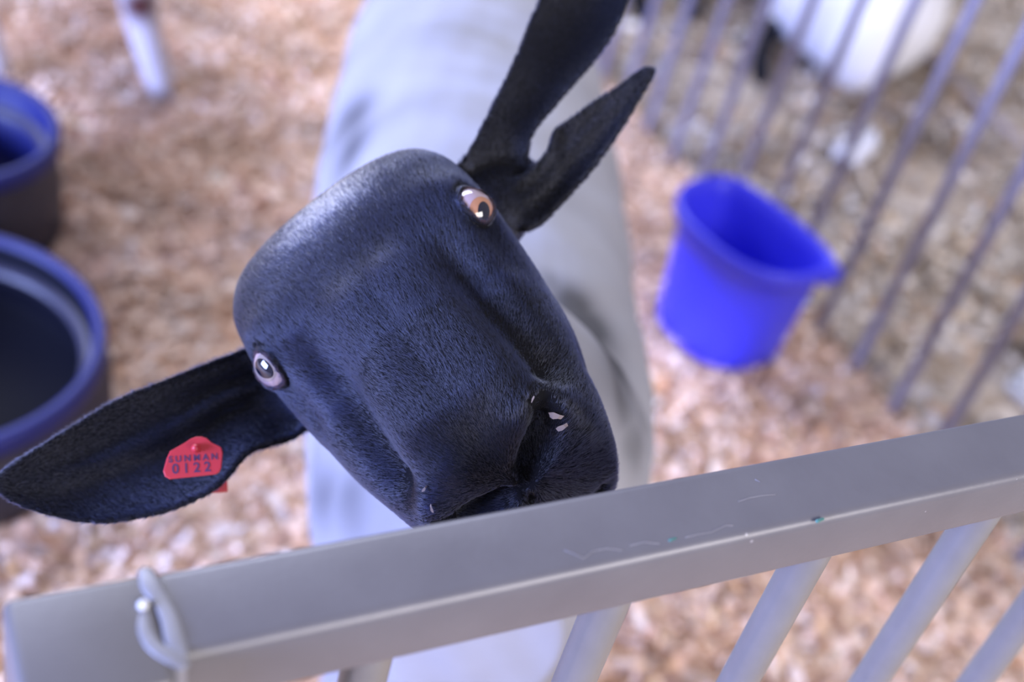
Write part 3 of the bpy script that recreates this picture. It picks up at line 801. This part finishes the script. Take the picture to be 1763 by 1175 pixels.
# short hair on head and ears
def make_hair(me, nh):
    tri = me.loop_triangles if len(me.loop_triangles) else None
    me.calc_loop_triangles()
    T = np.empty(len(me.loop_triangles) * 3, dtype=np.int32); me.loop_triangles.foreach_get('vertices', T); T = T.reshape(-1, 3)
    C = getco(me); Nn = getno(me)
    cen = C[T].mean(1)
    ba = black[T].mean(1)
    keep = (ba > 0.5) & (cen[:, 2] > 0.6)
    T = T[keep]; cen = cen[keep]
    e1 = C[T[:, 1]] - C[T[:, 0]]; e2 = C[T[:, 2]] - C[T[:, 0]]
    ar = 0.5 * np.linalg.norm(np.cross(e1, e2), axis=1)
    view = np.einsum('ij,ij->i', nrm_rows(np.cross(e1, e2)), nrm_rows(CAM - cen))
    pr = ar * np.where(view > -0.35, 1.0, 0.25); pr /= pr.sum()
    ti = rng.choice(len(T), nh, p=pr)
    r1 = np.sqrt(rng.uniform(0, 1, nh)); r2 = rng.uniform(0, 1, nh)
    w = np.stack([1 - r1, r1 * (1 - r2), r1 * r2], 1)
    P = (C[T[ti]] * w[..., None]).sum(1); Nv = nrm_rows((Nn[T[ti]] * w[..., None]).sum(1))
    am = (alm_all[T[ti]] * w).sum(1)
    pt = (patch[T[ti]] * w).sum(1)
    ha, hl, hd = hloc(P)
    ok = am > 1.12
    nd = np.min(np.stack([np.linalg.norm(np.stack([ha, hl, hd], 1) - p, axis=1) for p in path]), axis=0)
    ok &= nd > 3.4
    P, Nv, pt, ha, hl, hd, nd, am = (x[ok] for x in (P, Nv, pt, ha, hl, hd, nd, am)); n_ = len(P)
    isear = np.abs(hl) > 88
    nose = hw(150, 0, -30)
    fl = nrm_rows(P - nose)
    fl = fl - (fl * Nv).sum(1, keepdims=True) * Nv; fl = nrm_rows(fl)
    jit = rng.normal(0, 1, (n_, 3)); jit -= (jit * Nv).sum(1, keepdims=True) * Nv
    # gentle swirls
    sw = fbm(P, 60)[:, None] * np.cross(Nv, fl) * 0.14
    fl = nrm_rows(fl + sw + jit * 0.16)
    Ln = np.where(isear, 0.0034, 0.0048) * rng.uniform(0.6, 1.2, n_)
    Ln *= np.where(nd < 9, 0.6, 1.0) * np.where(am < 1.6, 0.55, 1.0)
    Ln *= np.where((ha > 60) & (hd > -40), 0.75, 1.0)
    lift = rng.uniform(0.20, 0.40, n_)
    pts = []
    for t in (0.0, 0.4, 1.0):
        up_ = lift * t * (1 - 0.45 * t)
        pts.append(P - Nv * 0.0003 + fl * (Ln * t)[:, None] + Nv * (Ln * up_)[:, None])
    pts = np.stack(pts, 1).reshape(-1, 3)
    cu = bpy.data.hair_curves.new('short_hair'); cu.add_curves([3] * n_)
    cu.points.foreach_set('position', pts.astype(np.float32).ravel())
    ra = cu.attributes.get('radius') or cu.attributes.new('radius', 'FLOAT', 'POINT')
    rad = np.tile(np.array([0.000065, 0.00006, 0.00002], dtype=np.float32), n_)
    ra.data.foreach_set('value', rad)
    ca = cu.attributes.new('Col', 'FLOAT_COLOR', 'CURVE')
    white = rng.uniform(0, 1, n_) < pt * 0.75
    c = np.ones((n_, 4), dtype=np.float32)
    c[:, :3] = np.array([0.006, 0.008, 0.025]) * rng.uniform(0.6, 1.6, (n_, 1))
    c[white, :3] = np.array([0.62, 0.62, 0.70])
    ca.data.foreach_set('color', c.ravel())
    cu.materials.append(MAT_HAIR)
    o = bpy.data.objects.new('short_hair', cu); COL.objects.link(o); o.parent = sheep
    o['kind'] = 'stuff'
    return o
def nrm_rows(v): return v / (np.linalg.norm(v, axis=1, keepdims=True) + 1e-12)
make_hair(sheep_me, 420000)

# wood bits caught on the nose
def nose_flake(px, py, depth, L, Wd, ang, label):
    c = at(px, py, depth); ex = RIGHT * math.cos(ang) - UP * math.sin(ang); ey = np.cross(ex, -FWD)
    v = []
    for i, sx in enumerate((-1, -0.4, 0.4, 1)):
        for sy in (-1, 1):
            for zz in (0, 0.0006):
                v.append(c + ex * L * 0.5 * (sx + 0.18 * sy * math.sin(px + i)) + ey * Wd * 0.5 * sy * (1 - 0.55 * abs(sx)) * (1 + 0.3 * math.sin(py + 2 * i)) - FWD * (zz + 0.0010 * (1 - sx * sx)))
    f = []
    for i in range(3):
        b = i * 4; n = b + 4
        f += [(b, b + 2, n + 2, n), (b + 1, n + 1, n + 3, b + 3), (b, n, n + 1, b + 1), (b + 2, b + 3, n + 3, n + 2)]
    f += [(0, 1, 3, 2), (12, 14, 15, 13)]
    o = link('wood_flake', mesh('wood_flake', v, f), MAT_NFLAKE, None, smooth=False)
    tag(o, label, 'wood flake', 'wood flakes stuck on the sheep\'s muzzle')
MAT_NFLAKE = simple('pale_flake', (0.17, 0.13, 0.115), 0.8, var=0.2, scale=300)
FLK = [(957, 717, 0.0070, 0.0040, 0.2, "pale wood flake above the sheep's open nostril, uppermost of the pair"),
       (968, 736, 0.0062, 0.0034, -0.5, "pale wood flake by the sheep's open nostril, lower of the pair"),
       (731, 842, 0.0038, 0.0014, -0.9, "small splinter on the left side of the sheep's muzzle"),
       (743, 876, 0.0042, 0.0016, 1.3, "small splinter near the rail on the sheep's lip"),
       (917, 688, 0.0036, 0.0011, -1.2, "tiny splinter above the sheep's nostril")]

# place flakes on the skin along the line of sight they were seen on
for px, py, L, Wd, ang, lb in FLK:
    dr = ray(px, py); hit = bv.ray_cast(Vector(CAM), Vector(nrm(dr)))
    dep = (np.array(hit[0]) - CAM) @ FWD if hit[0] is not None else 0.64
    nose_flake(px, py, dep - 0.0022, L, Wd, ang, lb)

# ------------------------------------------------------------------ animal behind on the left (white and brown)
def other_animal():
    o0 = np.array([-0.845, 2.265, 0.0])     # forefoot seen in the picture
    ax = nrm([-0.62, 0.78, 0]); ay = np.array([ax[1], -ax[0], 0])
    def p(s, y, z): return o0 + ax * s + ay * y + Z * z
    parts = []
    tor = [p(-0.02, -0.15, 0.52), p(0.06, -0.15, 0.50), p(0.22, -0.15, 0.49), p(0.42, -0.15, 0.48), p(0.60, -0.15, 0.50), p(0.70, -0.15, 0.52)]
    parts.append(tube(tor, [(0.08, 0.11), (0.115, 0.15), (0.14, 0.175), (0.155, 0.18), (0.14, 0.16), (0.09, 0.11)], 28, side=ay, sub=4))
    parts.append(tube([p(0.04, -0.15, 0.56), p(-0.08, -0.15, 0.70), p(-0.14, -0.15, 0.80)], [0.10, 0.07, 0.06], 18, side=ay, sub=4))
    parts.append(tube([p(-0.11, -0.15, 0.85), p(-0.17, -0.15, 0.83), p(-0.25, -0.15, 0.78), p(-0.31, -0.15, 0.745)], [(0.055, 0.06), (0.06, 0.062), (0.043, 0.045), (0.034, 0.034)], 18, side=ay, sub=4))
    for e in (-1, 1):
        parts.append(tube([p(-0.12, -0.15 + e * 0.04, 0.86), p(-0.12, -0.15 + e * 0.10, 0.85), p(-0.11, -0.15 + e * 0.16, 0.81)], [(0.014, 0.010), (0.026, 0.010), (0.010, 0.006)], 12, sub=3))
    hf = []
    for s, y in ((0.0, 0.0), (0.10, -0.30)):
        parts.append(tube([p(s + 0.07, y - 0.06, 0.48), p(s + 0.055, y - 0.06, 0.36), p(s + 0.045, y - 0.05, 0.26), p(s + 0.03, y - 0.03, 0.15), p(s + 0.012, y - 0.01, 0.07), p(s - 0.005, y, 0.03)],
                          [(0.06, 0.07), (0.048, 0.054), (0.044, 0.044), (0.035, 0.035), (0.031, 0.033), (0.028, 0.030)], 16, side=ay, sub=3)); hf.append((s, y))
    for s, y in ((0.58, 0.0), (0.62, -0.18)):
        parts.append(tube([p(s, y, 0.48), p(s - 0.04, y, 0.36), p(s + 0.05, y, 0.25), p(s + 0.05, y, 0.14), p(s + 0.03, y, 0.07), p(s + 0.02, y, 0.03)],
                          [(0.07, 0.10), (0.05, 0.07), (0.028, 0.034), (0.023, 0.024), (0.025, 0.027), (0.027, 0.028)], 16, side=ay, sub=3)); hf.append((s + 0.025, y))
    me = fuse('goat', parts, 0.008, 4)
    c = getco(me)
    sp = fbm(c, 9)
    br = sstep(0.15, 0.3, sp) * sstep(0.24, 0.30, c[:, 2])
    q = c - p(0.01, -0.045, 0.20); br = np.maximum(br, np.exp(-((q / 0.034) ** 2).sum(1)) * 1.3)
    br = np.clip(br, 0, 1)[:, None]
    setcol(me, np.array([0.68, 0.65, 0.70]) * (1 - br) + np.array([0.10, 0.035, 0.03]) * br)
    g = link('goat', me, MAT_WOOL)
    for s, y in hf:
        for e in (-1, 1):
            hv = tube([p(s - 0.025, y + e * 0.013, 0.014), p(s - 0.005, y + e * 0.012, 0.022), p(s + 0.008, y + e * 0.01, 0.028)], [0.011, 0.014, 0.014], 12, side=ay)
            link('hoof', mesh('hoof', *hv), MAT_GHOOF, g)
    tag(g, 'white and brown animal at top left, only its lower leg in view', 'goat')
MAT_GHOOF = simple('pale_hoof', (0.42, 0.38, 0.40), 0.6)
other_animal()

# ------------------------------------------------------------------ sheep lying beyond the side panel
def lying_sheep():
    o0 = np.array([0.66, 3.38, 0.0]); ax = nrm([-0.22, 0.97, 0]); ay = np.array([ax[1], -ax[0], 0])
    def p(s, y, z): return o0 + ax * s + ay * y + Z * z
    parts = [tube([p(-0.24, -0.06, 0.17), p(-0.12, -0.03, 0.20), p(0.05, -0.02, 0.22), p(0.28, -0.02, 0.23), p(0.50, 0, 0.22), p(0.64, 0, 0.21)],
                  [(0.09, 0.12), (0.19, 0.18), (0.245, 0.21), (0.25, 0.22), (0.22, 0.19), (0.14, 0.13)], 36, side=ay, sub=4)]
    parts.append(tube([p(0.55, 0, 0.28), p(0.68, -0.06, 0.40), p(0.74, -0.12, 0.50)], [0.13, 0.095, 0.08], 18, sub=4))
    parts.append(tube([p(0.74, -0.12, 0.56), p(0.76, -0.2, 0.54), p(0.78, -0.29, 0.48), p(0.79, -0.35, 0.44)], [0.065, 0.068, 0.05, 0.04], 18, sub=4))
    for e in (-1, 1):
        parts.append(tube([p(0.74 + e * 0.04, -0.12, 0.58), p(0.74 + e * 0.12, -0.12, 0.57), p(0.74 + e * 0.19, -0.13, 0.52)], [(0.014, 0.012), (0.03, 0.012), (0.01, 0.008)], 12, sub=3))
    # folded hind leg and forelegs
    lg = [[p(0.05, -0.16, 0.08), p(0.0, -0.23, 0.06), p(-0.10, -0.265, 0.04), p(-0.21, -0.285, 0.032)],
          [p(0.44, -0.18, 0.13), p(0.34, -0.36, 0.08), p(0.20, -0.41, 0.045), p(0.09, -0.415, 0.035)],
          [p(0.52, -0.2, 0.13), p(0.40, -0.50, 0.08), p(0.20, -0.57, 0.05), p(0.03, -0.575, 0.04)]]
    for q in lg: parts.append(tube(q, [0.05, 0.034, 0.028, 0.026], 14, sub=4))
    me = fuse('sheep', parts, 0.009, 5)
    c = getco(me); q = c - o0; s = q @ ax; y = q @ ay; z = c[:, 2]
    b = np.maximum(sstep(0.55, 0.60, z * 0.9 + s * 0.1), sstep(0.66, 0.70, s))
    for q_ in lg:
        for i_ in range(1, 3):
            dd_, t_ = seg_dist(c, q_[i_], q_[i_ + 1]); b = np.maximum(b, 1 - sstep(0.040, 0.052, dd_))
    w_ = np.array([0.74, 0.74, 0.80]) * (1 + 0.05 * fbm(c, 20))[:, None]
    setcol(me, w_ * (1 - b)[:, None] + np.array([0.012, 0.012, 0.016]) * b[:, None])
    o = link('sheep', me, MAT_WOOL)
    tag(o, 'white-bodied black-legged sheep lying beyond the side panel bars, top right', 'sheep')
lying_sheep()

# ------------------------------------------------------------------ small things beyond the panel
def paper():
    g0 = at(1448, 288, 3.02); g1 = at(1500, 222, 3.16)
    c = (g0 + g1) / 2; c[2] = 0.03; ex = g1 - g0; ex[2] = 0; L = np.linalg.norm(ex); ex = ex / L; ey = np.array([ex[1], -ex[0], 0])
    prof = [(-0.040, 0.0), (-0.034, 0.016), (-0.020, 0.026), (-0.006, 0.022), (0.000, 0.006), (0.008, 0.016), (0.022, 0.020), (0.034, 0.010), (0.038, -0.004)]
    v = []; n = 9
    for i in range(n):
        s = -0.5 + i / (n - 1)
        for y, z in prof: v.append(c + ex * s * L * 1.05 + ey * (y * (1 - 0.35 * abs(s)) + 0.006 * math.sin(9 * s)) + Z * (z * (1 - 0.3 * s) + 0.004 * math.sin(14 * s + 40 * y)))
    k = len(prof)
    f = [(i * k + j, i * k + j + 1, (i + 1) * k + j + 1, (i + 1) * k + j) for i in range(n - 1) for j in range(k - 1)]
    me = mesh('crumpled_paper', v, f); o = link('crumpled_paper', me, MAT_PAPER)
    md = o.modifiers.new('t', 'SOLIDIFY'); md.thickness = 0.0015
    tag(o, 'folded piece of white paper lying on the aisle floor', 'paper')
paper()
def stick():
    g = [at(1612, 108, 3.6), at(1680, 168, 3.45), at(1748, 238, 3.28)]
    pts = []
    for (x, y) in ((1612, 108), (1680, 170), (1748, 236)):
        dr = ray(x, y); t = (0.016 - CZ) / dr[2]; pts.append(CAM + dr * t)
    e = nrm(pts[2] - pts[0]); v = np.cross(Z, e); c = (pts[0] + pts[2]) / 2
    o = link('wooden_slat', mesh('wooden_slat', *box(c, (np.linalg.norm(pts[2] - pts[0]) + 0.1, 0.036, 0.016), 0.003, [e, v, Z])), MAT_STICK)
    tag(o, 'pale narrow wooden slat lying on the floor beyond the panel', 'slat')
stick()
def shoe():
    dr = ray(1752, 690); t = (0.0 - CZ) / dr[2]; c = CAM + dr * t
    ex = nrm([0.75, 0.66, 0]); ey = np.array([-ex[1], ex[0], 0]); root = empty('shoe', c)
    sec = [(0.0, 0.030, 0.030), (0.03, 0.044, 0.048), (0.08, 0.050, 0.062), (0.14, 0.046, 0.085), (0.20, 0.042, 0.105), (0.26, 0.040, 0.110), (0.285, 0.030, 0.10)]
    rg = []
    tt = np.linspace(0, 2 * math.pi, 24, endpoint=False)
    for s, w, h in sec:
        rg.append(np.array([ex * s + ey * w * math.copysign(abs(math.cos(a)) ** 0.8, math.cos(a)) + Z * (0.022 + (h - 0.022) * max(0, math.sin(a)) ** 0.8) for a in tt]))
    link('upper', mesh('upper', *loft(rg)), MAT_SHOEBLK, root)
    rg = []
    for s, w, h in sec:
        rg.append(np.array([ex * (s * 1.03 - 0.005) + ey * (w + 0.004) * math.copysign(abs(math.cos(a)) ** 0.6, math.cos(a)) + Z * (0.014 + 0.012 * math.sin(a)) for a in tt]))
    link('sole', mesh('sole', *loft(rg)), MAT_SHOEWHT, root)
    link('toe_cap', mesh('toe_cap', *tube([ex * 0.02 + Z * 0.032, ex * 0.05 + Z * 0.04], [(0.034, 0.020), (0.040, 0.024)], 18, side=ey)), MAT_SHOEWHT, root)
    tag(root, 'black and white shoe beyond the panel at the right edge', 'shoe')
shoe()
